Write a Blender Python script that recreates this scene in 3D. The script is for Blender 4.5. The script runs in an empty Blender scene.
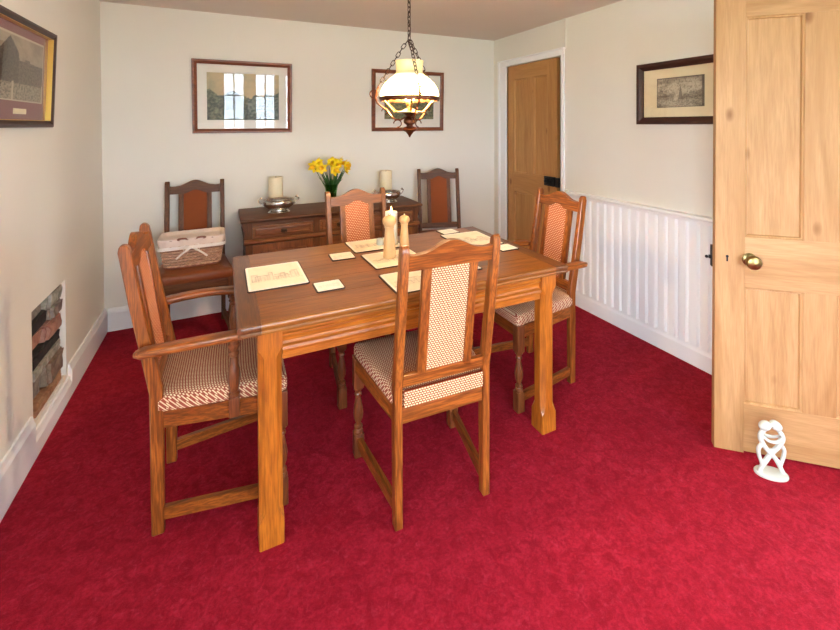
import bpy, bmesh, math, random
from mathutils import Vector, Matrix, Euler
PI = math.pi
random.seed(7)
S = bpy.context.scene
EXPO = 1.98
COL = S.collection
XL, XR, YB, YF, H = -.754, 2.494, 3.674, -1.5, 2.289

# ------------------------------------------------------------ mesh helpers
class MB:
    def __init__(s): s.bm = bmesh.new()
    def _xf(s, vs, M):
        if M is not None:
            for v in vs: v.co = M @ v.co
    def box(s, x0, x1, y0, y1, z0, z1, bev=0, M=None, seg=2):
        b = bmesh.new()
        vs = [b.verts.new((x, y, z)) for x in (x0, x1) for y in (y0, y1) for z in (z0, z1)]
        for f in ((0,1,3,2),(4,6,7,5),(0,4,5,1),(2,3,7,6),(0,2,6,4),(1,5,7,3)):
            b.faces.new([vs[i] for i in f])
        if bev: bmesh.ops.bevel(b, geom=list(b.edges), offset=bev, segments=seg, affect='EDGES', profile=.6)
        s._merge(b, M)
    def _merge(s, b, M=None, fn=None):
        if M is not None: b.transform(M)
        if fn:
            for v in b.verts: v.co = Vector(fn(v.co))
        bmesh.ops.recalc_face_normals(b, faces=b.faces)
        me = bpy.data.meshes.new('t'); b.to_mesh(me); b.free()
        s.bm.from_mesh(me); bpy.data.meshes.remove(me)
    def loft(s, rings, cap=True, M=None, closed=True, fn=None):
        b = bmesh.new(); R = [[b.verts.new(p) for p in r] for r in rings]
        n = len(R[0])
        for i in range(len(R)-1):
            for j in range(n if closed else n-1):
                k = (j+1) % n
                try: b.faces.new((R[i][j], R[i][k], R[i+1][k], R[i+1][j]))
                except ValueError: pass
        if cap and closed:
            b.faces.new(R[0][::-1]); b.faces.new(R[-1])
        s._merge(b, M, fn)
    def prism(s, poly, axis, a, b_, bev=0, M=None, fn=None, seg=2):
        # poly of (u,v); axis 'x': (a,u,v)  'y': (u,a,v)  'z': (u,v,a)
        P = {'x': lambda u, v, w: (w, u, v), 'y': lambda u, v, w: (u, w, v), 'z': lambda u, v, w: (u, v, w)}[axis]
        b = bmesh.new()
        A = [b.verts.new(P(u, v, a)) for u, v in poly]; B = [b.verts.new(P(u, v, b_)) for u, v in poly]
        n = len(poly)
        for i in range(n): b.faces.new((A[i], A[(i+1) % n], B[(i+1) % n], B[i]))
        fa = b.faces.new(A[::-1]); fb = b.faces.new(B)
        if bev:
            bmesh.ops.recalc_face_normals(b, faces=b.faces)
            es = [e for e in b.edges if e.calc_face_angle(0) > .5]
            bmesh.ops.bevel(b, geom=es, offset=bev, segments=seg, affect='EDGES')
        s._merge(b, M, fn)
    def lathe(s, prof, n=20, c=(0, 0, 0), M=None, fn=None):
        rings = [[(c[0]+max(r, 1e-5)*math.cos(2*PI*k/n), c[1]+max(r, 1e-5)*math.sin(2*PI*k/n), c[2]+z) for k in range(n)] for r, z in prof]
        s.loft(rings, True, M, fn=fn)
    def sweep(s, path, sec, closed=False, up=(0, 0, 1), M=None, scale=None, twist=False):
        # sec: list of (a,b): a along side, b along up
        path = [Vector(p) for p in path]; n = len(path); rings = []
        prev = None
        for i, p in enumerate(path):
            if closed: t = path[(i+1) % n]-path[i-1]
            else: t = path[min(i+1, n-1)]-path[max(i-1, 0)]
            t.normalize()
            if prev is None:
                u = Vector(up)
                if abs(u.dot(t)) > .98: u = Vector((1, 0, 0)) if abs(t.x) < .9 else Vector((0, 1, 0))
                sd = t.cross(u).normalized()
            else: sd = (prev-t*prev.dot(t)).normalized()
            if up is not None and not twist and abs(Vector(up).dot(t)) < .9: sd = t.cross(Vector(up)).normalized()
            prev = sd; uu = sd.cross(t).normalized()
            k = scale[i] if scale else 1
            rings.append([p+sd*a*k+uu*b_*k for a, b_ in sec])
        if closed: rings.append(rings[0])
        b = bmesh.new()
        R = [[b.verts.new(p) for p in r] for r in (rings[:-1] if closed else rings)]
        if closed: R.append(R[0])
        m = len(sec)
        for i in range(len(R)-1):
            for j in range(m):
                try: b.faces.new((R[i][j], R[i][(j+1) % m], R[i+1][(j+1) % m], R[i+1][j]))
                except ValueError: pass
        if not closed: b.faces.new(R[0][::-1]); b.faces.new(R[-1])
        s._merge(b, M)
    def tube(s, path, r, n=8, closed=False, M=None, scale=None):
        s.sweep(path, circ(r, n), closed, (0.013, .02, 1), M, scale, twist=True)
    def ball(s, c, r, n=12, M=None):
        rx, ry, rz = r if hasattr(r, '__len__') else (r, r, r)
        b = bmesh.new(); bmesh.ops.create_uvsphere(b, u_segments=n+4, v_segments=n, radius=1)
        b.transform(Matrix.Translation(c) @ (M or Matrix()) @ Matrix.Diagonal((rx, ry, rz, 1)))
        s._merge(b)
    def build(s, name, mat, parent=None, smooth=True, ang=40, M=None, fn=None):
        if M is not None: s.bm.transform(M)
        if fn:
            for v in s.bm.verts: v.co = Vector(fn(v.co))
        me = bpy.data.meshes.new(name)
        for f in s.bm.faces: f.smooth = smooth
        if smooth:
            for e in s.bm.edges: e.smooth = e.calc_face_angle(0) < math.radians(ang)
        s.bm.to_mesh(me); s.bm.free()
        o = bpy.data.objects.new(name, me); COL.objects.link(o)
        if mat: me.materials.append(mat)
        if parent: o.parent = parent
        return o
def circ(r, n=8, ry=None): return [(r*math.cos(2*PI*k/n), (ry or r)*math.sin(2*PI*k/n)) for k in range(n)]
def rrect(w, h, r, n=3):
    out = []
    for cx, cy, a0 in ((w/2-r, h/2-r, 0), (-w/2+r, h/2-r, 90), (-w/2+r, -h/2+r, 180), (w/2-r, -h/2+r, 270)):
        for k in range(n+1):
            a = math.radians(a0+90*k/n); out.append((cx+r*math.cos(a), cy+r*math.sin(a)))
    return out
def root(name, loc=(0, 0, 0), rz=0):
    o = bpy.data.objects.new(name, None); o.empty_display_size = .1
    COL.objects.link(o); o.location = loc; o.rotation_euler = (0, 0, rz); return o
def tag(o, label=None, cat=None, group=None, kind=None):
    if label: o['label'] = label
    if cat: o['category'] = cat
    if group: o['group'] = group
    if kind: o['kind'] = kind
    return o
def struct(name, mb, mat, parent=None, label=None, smooth=False):
    o = mb.build(name, mat, parent, smooth)
    if parent is None: tag(o, label, kind='structure')
    return o
def copy_tree(o, parent=None):
    c = o.copy(); COL.objects.link(c)
    if parent: c.parent = parent
    for ch in list(o.children): copy_tree(ch, c)
    return c

# ------------------------------------------------------------ materials
def srgb(r, g, b):
    f = lambda c: (c/255/12.92 if c <= 10 else ((c/255+.055)/1.055)**2.4)
    return (f(r), f(g), f(b), 1)
class NT:
    def __init__(s, name):
        s.m = bpy.data.materials.new(name); s.m.use_nodes = True
        s.t = s.m.node_tree; s.n = s.t.nodes; s.l = s.t.links
        s.b = s.n['Principled BSDF']; s.out = s.n['Material Output']
    def add(s, ty, **kw):
        n = s.n.new(ty)
        for k, v in kw.items():
            if k in n.inputs and not hasattr(n, k): n.inputs[k].default_value = v
            else: setattr(n, k, v)
        return n
    def link(s, a, b): s.l.new(a, b)
    def obj(s, scale=(1, 1, 1), rnd=0, rot=(0, 0, 0)):
        tc = s.add('ShaderNodeTexCoord'); v = tc.outputs['Object']
        if rnd:
            oi = s.add('ShaderNodeObjectInfo')
            ml = s.add('ShaderNodeMath', operation='MULTIPLY'); s.link(oi.outputs['Random'], ml.inputs[0]); ml.inputs[1].default_value = rnd
            va = s.add('ShaderNodeVectorMath', operation='ADD'); s.link(v, va.inputs[0]); s.link(ml.outputs[0], va.inputs[1]); v = va.outputs[0]
        mp = s.add('ShaderNodeMapping'); s.link(v, mp.inputs['Vector'])
        mp.inputs['Scale'].default_value = scale; mp.inputs['Rotation'].default_value = rot
        return mp.outputs['Vector']
    def noise(s, vec, scale, detail=3, rough=.5, dist=0):
        n = s.add('ShaderNodeTexNoise'); s.link(vec, n.inputs['Vector'])
        n.inputs['Scale'].default_value = scale; n.inputs['Detail'].default_value = detail
        n.inputs['Roughness'].default_value = rough; n.inputs['Distortion'].default_value = dist
        return n.outputs['Fac']
    def ramp(s, fac, stops):
        r = s.add('ShaderNodeValToRGB'); s.link(fac, r.inputs['Fac']); e = r.color_ramp.elements
        while len(e) < len(stops): e.new(.5)
        for i, (p, c) in enumerate(stops): e[i].position = p; e[i].color = c if len(c) == 4 else (*c, 1)
        return r.outputs['Color']
    def mix(s, a, b, fac, mode='MIX'):
        m = s.add('ShaderNodeMix', data_type='RGBA', blend_type=mode)
        for sock, v in ((m.inputs[6], a), (m.inputs[7], b), (m.inputs[0], fac)):
            if hasattr(v, 'default_value'): s.link(v, sock)
            else: sock.default_value = v
        return m.outputs[2]
    def bump(s, h, strength=.2, dist=.002):
        b = s.add('ShaderNodeBump'); s.link(h, b.inputs['Height']); b.inputs['Strength'].default_value = strength
        b.inputs['Distance'].default_value = dist; s.link(b.outputs['Normal'], s.b.inputs['Normal'])
    def set(s, **kw):
        for k, v in kw.items():
            i = s.b.inputs[k.replace('_', ' ')]
            if hasattr(v, 'default_value'): s.link(v, i)
            else: i.default_value = v
        return s.m
def plain(name, col, rough=.5, metal=0, bumpy=0, spec=.5, **kw):
    t = NT(name); v = t.obj((1, 1, 1))
    n = t.noise(v, 30, 3)
    c2 = tuple(c*.9 for c in col[:3])+(1,)
    c = t.mix(col, c2, n)
    if bumpy: t.bump(t.noise(v, 300, 2), bumpy, .001)
    return t.set(Base_Color=c, Roughness=rough, Metallic=metal, Specular_IOR_Level=spec, **kw)
def wood(name, light, mid, dark, axis, rough=.35, coat=0, knots=False, wave=.26, fg=.5, scale=1., spec=.5):
    t = NT(name)
    ai = 'xyz'.index(axis)
    sc = [1., 1., 1.]; sc[ai] = .06
    v = t.obj(tuple(k*scale for k in sc), 7.3)
    sc2 = [1., 1., 1.]; sc2[ai] = .12
    v2 = t.obj(tuple(k*scale for k in sc2), 3.1)
    broad = t.noise(v2, 9, 3, .5, 1.2)
    fine = t.noise(v, 190, 4, .6, .2)
    ws = [1, 1, 1]; ws[ai] = .1
    w = t.add('ShaderNodeTexWave', wave_type='BANDS', bands_direction='DIAGONAL')
    t.link(t.obj(tuple(k*scale for k in ws), 5.7), w.inputs['Vector'])
    w.inputs['Scale'].default_value = 14; w.inputs['Distortion'].default_value = 7; w.inputs['Detail'].default_value = 2; w.inputs['Detail Scale'].default_value = 1.1
    base = t.ramp(broad, [(.3, mid), (.62, light)])
    c = t.mix(base, dark, t.ramp(fine, [(.40, (fg,)*3), (.6, (0, 0, 0))]))
    c = t.mix(c, dark, t.ramp(w.outputs['Fac'], [(0, (wave,)*3), (.35, (0, 0, 0))]))
    if knots:
        vo = t.add('ShaderNodeTexVoronoi'); ks = [1, 1, 1]; ks[ai] = .55
        t.link(t.obj(tuple(ks), 2.7), vo.inputs['Vector']); vo.inputs['Scale'].default_value = 4.5
        c = t.mix(c, dark, t.ramp(vo.outputs['Distance'], [(.04, (.95,)*3), (.1, (.0, .0, .0))]))
        c = t.mix(c, mid, t.ramp(t.noise(v2, 5, 4, .6, 2), [(.45, (0, 0, 0)), (.7, (.7,)*3)]))
    t.bump(fine, .12, .0008)
    return t.set(Base_Color=c, Roughness=rough, Coat_Weight=coat, Coat_Roughness=.15, Specular_IOR_Level=spec)
def woods(pref, *a, **k): return {ax: wood(pref+'_'+ax, *a, axis=ax, **k) for ax in 'xyz'}
OAK = woods('golden_oak', srgb(192, 112, 34), srgb(166, 88, 22), srgb(104, 50, 10), rough=.33, coat=.15)
CHOAK = woods('chair_oak', srgb(174, 98, 38), srgb(142, 74, 26), srgb(72, 32, 10), rough=.32, coat=.18, wave=.45, fg=.65)
TOPW = woods('table_oak', srgb(160, 98, 38), srgb(134, 78, 26), srgb(80, 40, 10), rough=.28, coat=.12, scale=.8)
ENDW = woods('table_end_oak', srgb(122, 74, 40), srgb(98, 56, 29), srgb(60, 32, 16), rough=.28, coat=.12)
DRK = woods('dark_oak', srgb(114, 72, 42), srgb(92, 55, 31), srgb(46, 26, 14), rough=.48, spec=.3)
DOK = woods('brown_oak', srgb(146, 94, 54), srgb(122, 74, 40), srgb(66, 36, 18), rough=.34, coat=.1)
TURN = woods('turned_oak', srgb(138, 78, 42), srgb(108, 58, 30), srgb(58, 28, 14), rough=.3, coat=.2)
PINE = woods('stripped_pine', srgb(192, 150, 104), srgb(170, 126, 80), srgb(124, 80, 42), rough=.5, knots=True, spec=.3, wave=.12, fg=.2)
PIND = woods('waxed_pine', srgb(196, 146, 88), srgb(178, 126, 72), srgb(128, 82, 42), rough=.45, knots=True, spec=.3, wave=.12, fg=.2)
FRW = woods('frame_wood', srgb(146, 80, 44), srgb(120, 62, 34), srgb(64, 30, 18), rough=.35)
FRD = woods('dark_frame_wood', srgb(72, 36, 24), srgb(56, 28, 20), srgb(28, 14, 12), rough=.4)

def wallmat(name, c, b=.12):
    t = NT(name); v = t.obj()
    n = t.noise(v, 3, 4); f = t.noise(v, 60, 3)
    col = t.mix(c, tuple(k*.95 for k in c[:3])+(1,), n)
    t.bump(t.mix(n, f, .4), b, .006)
    return t.set(Base_Color=col, Roughness=.85, Specular_IOR_Level=.2)
WALL = wallmat('painted_wall', srgb(236, 233, 224))
CEIL = wallmat('ceiling_paint', srgb(224, 214, 206), .05)
GLOSS = wallmat('white_gloss', srgb(247, 248, 249), .02); GLOSS.node_tree.nodes['Principled BSDF'].inputs['Roughness'].default_value = .35
PANEL = wallmat('panel_paint', srgb(248, 249, 250), .02); PANEL.node_tree.nodes['Principled BSDF'].inputs['Roughness'].default_value = .45

def carpet():
    t = NT('red_carpet'); v = t.obj()
    pile = t.noise(v, 420, 2, .7); tuft = t.noise(v, 90, 3, .7); big = t.noise(v, 5, 5, .65, .6)
    c = t.ramp(big, [(.3, srgb(150, 20, 38)), (.7, srgb(172, 32, 52))])
    c = t.mix(c, srgb(122, 10, 24), t.ramp(t.noise(v, 26, 4, .7, .8), [(.38, (.75,)*3), (.6, (0, 0, 0))]))
    c = t.mix(c, srgb(196, 62, 84), t.ramp(t.noise(v, 34, 5, .75, 1.2), [(.54, (0, 0, 0)), (.72, (.42,)*3)]))
    c = t.mix(c, srgb(120, 10, 26), t.ramp(tuft, [(.35, (.6,)*3), (.6, (0, 0, 0))]))
    c = t.mix(c, srgb(188, 48, 72), t.ramp(pile, [(.52, (0, 0, 0)), (.75, (.45,)*3)]))
    t.bump(t.mix(pile, tuft, .5), .7, .004)
    return t.set(Base_Color=c, Roughness=.95, Specular_IOR_Level=.1, Sheen_Weight=.12, Sheen_Roughness=.4, Sheen_Tint=srgb(220, 90, 110))
CARPET = carpet()

def weave(name, cream, red, mortar, plane, bw=.0145, rh=.0092):
    t = NT(name); tc = t.add('ShaderNodeTexCoord')
    sp = t.add('ShaderNodeSeparateXYZ'); t.link(tc.outputs['Object'], sp.inputs[0])
    cb = t.add('ShaderNodeCombineXYZ'); t.link(sp.outputs['X'], cb.inputs['X'])
    if plane == 'xz': t.link(sp.outputs['Z'], cb.inputs['Y'])
    else:
        ad = t.add('ShaderNodeMath', operation='ADD'); t.link(sp.outputs['Y'], ad.inputs[0]); t.link(sp.outputs['Z'], ad.inputs[1]); t.link(ad.outputs[0], cb.inputs['Y'])
    br = t.add('ShaderNodeTexBrick'); t.link(cb.outputs[0], br.inputs['Vector'])
    br.inputs['Scale'].default_value = 1; br.inputs['Brick Width'].default_value = bw; br.inputs['Row Height'].default_value = rh
    br.inputs['Mortar Size'].default_value = mortar; br.inputs['Mortar Smooth'].default_value = .3
    br.inputs['Color1'].default_value = cream; br.inputs['Color2'].default_value = tuple(c*.92 for c in cream[:3])+(1,); br.inputs['Mortar'].default_value = red
    t.bump(br.outputs['Fac'], .3, .001)
    return t.set(Base_Color=br.outputs['Color'], Roughness=.85, Specular_IOR_Level=.15)
CREAM, RED = srgb(232, 206, 160), srgb(150, 66, 38)
W_BACK = weave('weave_rear', srgb(234, 208, 166), srgb(140, 62, 34), .0019, 'xz', .0105, .0082)
W_FRONT = weave('weave_front', srgb(232, 194, 158), srgb(168, 88, 58), .0036, 'xz', .0150, .0102)
W_SEAT = weave('weave_seat', srgb(232, 206, 168), srgb(150, 76, 58), .0020, 'xy', .0090, .0090)
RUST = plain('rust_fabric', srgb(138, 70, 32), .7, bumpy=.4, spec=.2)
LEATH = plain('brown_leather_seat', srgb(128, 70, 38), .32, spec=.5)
BRASS = plain('aged_brass', srgb(138, 120, 78), .3, 1)
COPP = plain('antique_copper', srgb(112, 70, 50), .38, 1)
IRON = plain('black_iron', srgb(24, 23, 24), .45, .4)
CHAINM = plain('dark_bronze', srgb(70, 54, 44), .4, .8)
SILV = plain('silver_plate', srgb(205, 200, 194), .22, 1)
GOLD = plain('gold_slip', srgb(214, 168, 84), .35, .8)
WAX = plain('cream_wax', srgb(244, 230, 196), .45, spec=.4)
WAXW = plain('white_wax', srgb(248, 244, 232), .4, spec=.4)
CERAM = plain('white_ceramic', srgb(206, 210, 202), .2)
BEECH = plain('beech_wood', srgb(226, 184, 130), .4)
MATW = plain('mat_edge', srgb(48, 34, 30), .5)
CLOTH = plain('liner_cloth', srgb(236, 218, 208), .9, bumpy=.2, spec=.1)
RIBB = plain('ribbon_cloth', srgb(246, 238, 232), .7)
WICK = wood('wicker', srgb(232, 192, 166), srgb(212, 166, 140), srgb(120, 76, 56), 'x', .5, scale=2)
WICKR = plain('wicker_rim', srgb(140, 84, 66), .5)
MOUNTW = plain('mount_board', srgb(232, 228, 218), .8)
MOUNTC = plain('cream_mount', srgb(236, 222, 186), .8)
MOUNTR = plain('maroon_mount', srgb(136, 84, 86), .8)
GREEN = plain('stem_green', srgb(68, 112, 40), .45)
LEAFM = plain('leaf_green', srgb(44, 92, 36), .45)
YELL = plain('petal_yellow', srgb(246, 218, 20), .5, Subsurface_Weight=.0)
ORNG = plain('trumpet_orange', srgb(240, 188, 14), .5)

def emit(name, col, st):
    t = NT(name); e = t.add('ShaderNodeEmission'); e.inputs['Color'].default_value = col; e.inputs['Strength'].default_value = st
    t.link(e.outputs[0], t.out.inputs[0]); return t.m
def opal():
    t = NT('opal_glass'); t.set(Base_Color=srgb(205, 190, 150), Roughness=.2)
    tc = t.add('ShaderNodeTexCoord'); sp = t.add('ShaderNodeSeparateXYZ'); t.link(tc.outputs['Object'], sp.inputs[0])
    mr = t.add('ShaderNodeMapRange'); t.link(sp.outputs['Z'], mr.inputs['Value'])
    mr.inputs['From Min'].default_value = 1.635; mr.inputs['From Max'].default_value = 1.68; mr.inputs['To Min'].default_value = 9; mr.inputs['To Max'].default_value = .08
    t.b.inputs['Emission Color'].default_value = srgb(255, 212, 140)
    t.link(mr.outputs[0], t.b.inputs['Emission Strength']); return t.m
OPAL = opal()
BULB = emit('bulb_glow', srgb(255, 214, 140), 14)
FLAME = emit('flame', srgb(255, 206, 110), 6)
def pane(name, tint=(1, 1, 1, 1), ior=1.5):
    t = NT(name); tr = t.add('ShaderNodeBsdfTransparent'); tr.inputs['Color'].default_value = tint
    gl = t.add('ShaderNodeBsdfGlossy'); gl.inputs['Roughness'].default_value = .01
    lw = t.add('ShaderNodeLayerWeight'); lw.inputs['Blend'].default_value = .5
    pw = t.add('ShaderNodeMath', operation='POWER'); t.link(lw.outputs['Facing'], pw.inputs[0]); pw.inputs[1].default_value = 5
    f0 = ((ior-1)/(ior+1))**2
    ma = t.add('ShaderNodeMath', operation='MULTIPLY_ADD'); t.link(pw.outputs[0], ma.inputs[0]); ma.inputs[1].default_value = 1-f0; ma.inputs[2].default_value = f0
    mx = t.add('ShaderNodeMixShader'); t.link(ma.outputs[0], mx.inputs[0]); t.link(tr.outputs[0], mx.inputs[1]); t.link(gl.outputs[0], mx.inputs[2])
    t.link(mx.outputs[0], t.out.inputs[0]); return t.m
GLASS = pane('clear_glass'); VASEG = pane('green_tinted_glass', (.62, .8, .6, 1), 1.45)
def painted(name, rough=.6):
    t = NT(name); a = t.add('ShaderNodeVertexColor'); a.layer_name = 'Col'
    return t.set(Base_Color=a.outputs['Color'], Roughness=rough, Specular_IOR_Level=.3)
PRINT = painted('printed_sheet'); MATP = painted('mat_print', .3)

def fbm(x, y, s=0):
    from mathutils import noise
    return noise.fractal(Vector((x, y, s*3.7)), 1., 2., 5)
def art(name, w, h, fn, mat, parent, nx=90, ny=64, axis='y', off=0, outline=None):
    """flat sheet in local XZ (axis y) or XY (axis z) centred on origin, coloured by fn(u,v)"""
    b = bmesh.new(); G = []
    for j in range(ny+1):
        for i in range(nx+1):
            x, y = w*(i/nx-.5), h*(j/ny-.5)
            G.append(b.verts.new((x, off, y) if axis == 'y' else (x, y, off)))
    for j in range(ny):
        for i in range(nx):
            k = j*(nx+1)+i; b.faces.new((G[k], G[k+1], G[k+nx+2], G[k+nx+1]))
    me = bpy.data.meshes.new(name); b.to_mesh(me); b.free()
    ca = me.color_attributes.new('Col', 'FLOAT_COLOR', 'POINT')
    k = 0
    for j in range(ny+1):
        for i in range(nx+1):
            c = fn(i/nx, j/ny); ca.data[k].color = (c[0], c[1], c[2], 1); k += 1
    me.materials.append(mat)
    o = bpy.data.objects.new(name, me); COL.objects.link(o); o.parent = parent; return o
def lerp(a, b, t): t = min(1, max(0, t)); return tuple(a[i]+(b[i]-a[i])*t for i in range(3))

# ------------------------------------------------------------ room shell
def room():
    m = MB(); m.box(XL-.4, XR+1.3, YF-.3, YB+.15, -.1, 0); struct('floor', m, CARPET, label='deep crimson fitted carpet covering the room')
    m = MB(); m.box(XL-.3, XR+1.3, YF-.3, YB+.15, H, H+.1); struct('ceiling', m, CEIL)
    m = MB(); m.box(XL-.3, XR+.15, YB, YB+.15, 0, H); struct('wall_back', m, WALL)
    # left wall: fireplace hole (y 2.43-2.86, z .13-.625) and a window behind the camera
    m = MB()
    w0, w1, wz0, wz1 = -1.3, .05, .45, 1.85
    f0, f1, fz0, fz1 = 2.43, 2.868, .125, .625
    T = .3
    for a, b_, c, d in ((YF, w0, 0, H), (w0, w1, 0, wz0), (w0, w1, wz1, H), (w1, f0, 0, H), (f0, f1, 0, fz0), (f0, f1, fz1, H), (f1, YB, 0, H)):
        m.box(XL-T, XL, a, b_, c, d)
    struct('wall_left', m, WALL)
    # right wall: far door opening 2.69-3.449, near doorway -.18-.62
    m = MB()
    for a, b_, c, d in ((3.449, YB, 0, H), (2.69, 3.449, 1.995, H), (.62, 2.69, 0, H), (-.18, .62, 2.02, H), (YF, -.18, 0, H)):
        m.box(XR, XR+.15, a, b_, c, d)
    struct('wall_right', m, WALL)
    m = MB(); m.box(XR+.15, XR+.2, 2.6, 3.6, 0, H)
    struct('wall_passage', m, WALL)
    m = MB()
    for q in ((-1.5, -.55, 0, H), (.95, 2.6, 0, H), (-.55, .95, 0, .3), (-.55, .95, 2.0, H)): m.box(XR+1.1, XR+1.2, *q)
    m.box(XR+.15, XR+1.1, -1.5, -1.4, 0, H); m.box(XR+.15, XR+1.1, 2.5, 2.6, 0, H)
    struct('wall_hall', m, WALL)
    # window wall
    m = MB(); x0, x1, z0, z1 = -.02, 1.5, .6, 1.98
    for a, b_, c, d in ((XL-.3, x0, 0, H), (x0, x1, 0, z0), (x0, x1, z1, H), (x1, XR+.15, 0, H)):
        m.box(a, b_, YF-.25, YF, c, d)
    struct('wall_front', m, WALL)
    # windows
    def window(nm, L, n, z0, z1, M, mull):
        fr = MB(); cw = (L-mull*(n-1))/n
        for i in range(n):
            a = i*(cw+mull); b_ = a+cw
            for q in ((a, a+.04, z0, z1), (b_-.04, b_, z0, z1), (a, b_, z0, z0+.05), (a, b_, z1-.05, z1)):
                fr.box(q[0], q[1], -.05, 0, q[2], q[3])
            fr.box((a+b_)/2-.012, (a+b_)/2+.012, -.04, -.01, z0, z1)
            for k in (1, 2): zz = z0+(z1-z0)*k/3; fr.box(a, b_, -.04, -.01, zz-.012, zz+.012)
            if i < n-1: fr.box(b_, b_+mull, -.08, .02, z0, z1)
        fr.box(-.05, L+.05, -.02, .2, z0-.03, z0)
        fr.bm.transform(M); o = struct(nm, fr, GLOSS)
        g = MB(); g.box(0, L, -.03, -.026, z0+.02, z1-.02); g.bm.transform(M); g.build('window_pane', GLASS, o, False)
    window('window_1', x1-x0, 3, z0, z1, Matrix.Translation((x0, YF-.18, 0)), .14)
    window('window_2', w1-w0, 2, wz0, wz1, Matrix.Translation((XL-.22, w1, 0)) @ Matrix.Rotation(-PI/2, 4, 'Z'), .06)
    window('window_3', 1.5, 3, .3, 2.0, Matrix.Translation((XR+1.19, -.55, 0)) @ Matrix.Rotation(PI/2, 4, 'Z'), .06)  # added hall window, throws extra daylight through the doorway onto the left wall
    # skirtings
    prof = lambda h: [(0, 0), (.018, 0), (.018, h-.035), (.012, h-.02), (.009, h), (0, h)]
    def skirt(nm, segs, ax, base, sgn, h):
        m = MB()
        for a, b_, hh in segs:
            if ax == 'x': m.prism([(base+sgn*u, v) for u, v in prof(hh)], 'y', a, b_)
            else: m.prism([(base+sgn*u, v) for u, v in prof(hh)], 'x', a, b_)
        # prism 'y' gives (u, w, v); 'x' gives (w, u, v)
        struct(nm, m, GLOSS)
    skirt('baseboard_left', [(YF, 2.40, .185), (2.40, 2.89, .10), (2.89, YB, .165)], 'x', XL, 1, .17)
    skirt('baseboard_back', [(XL+.02, XR, .16)], 'y', YB, -1, .16)
    skirt('baseboard_right', [(3.56, YB-.02, .14), (.70, 2.64, .125), (YF, -.25, .14)], 'x', XR, -1, .13)
    skirt('baseboard_front', [(XL+.02, XR-.02, .16)], 'y', YF, 1, .16)
    # matchboard dado on the right wall
    m = MB(); y0, y1, p = .72, 2.58, .068
    pts = [(XR-.001, y0)]; y = y0
    while y < y1-.01:
        e = min(y+p, y1)
        pts += [(XR-.006, min(y+.010, e)), (XR-.021, min(y+.020, e)), (XR-.022, min(y+.030, e)), (XR-.022, max(e-.010, y+.03)), (XR-.020, max(e-.004, y+.03)), (XR-.006, e)]
        y = e
    pts.append((XR-.001, y1))
    m.prism(pts, 'z', .12, .86); struct('wainscot_right', m, PANEL)
    m = MB(); m.prism([(XR, .845), (XR-.024, .85), (XR-.028, .868), (XR-.04, .876), (XR-.04, .892), (XR, .895)], 'y', .72, 2.60); struct('trim_1', m, PANEL)
    # boxed strip rising beside the far door
    m = MB(); m.box(XR-.010, XR, 2.640, 2.662, 2.05, H); m.box(XR-.022, XR, 2.60, 2.64, 0, .9); struct('trim_2', m, WALL)
    # far door casing
    m = MB()
    for q in ((2.655, 2.69, 0, 1.995), (3.449, 3.565, 0, 1.995), (2.655, 3.565, 1.995, 2.05)):
        m.box(XR-.016, XR, *q, bev=.004)
    m.box(XR-.03, XR, 2.645, 3.575, 2.042, 2.056, bev=.004)
    m.box(XR-.026, XR, 3.545, 3.575, 0, 2.05, bev=.004)
    for q in ((2.677, 2.69, 0, 1.995), (3.449, 3.462, 0, 1.995)): m.box(XR, XR+.14, *q)
    struct('trim_3', m, GLOSS)
    # near doorway casing
    m = MB()
    for q in ((-.25, -.18, 0, 2.02), (.62, .69, 0, 2.02), (-.25, .69, 2.02, 2.09)): m.box(XR-.018, XR, *q, bev=.004)
    struct('trim_4', m, GLOSS)
    # hearth recess
    m = MB(); d = .15
    m.box(XL-.298, XL-d, f0-.02, f1+.02, .0, .66); 
    struct('wall_recess', m, plain('sooty_mortar', srgb(78, 66, 62), .9))
    hearth(f0, f1, fz0, fz1)

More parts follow.
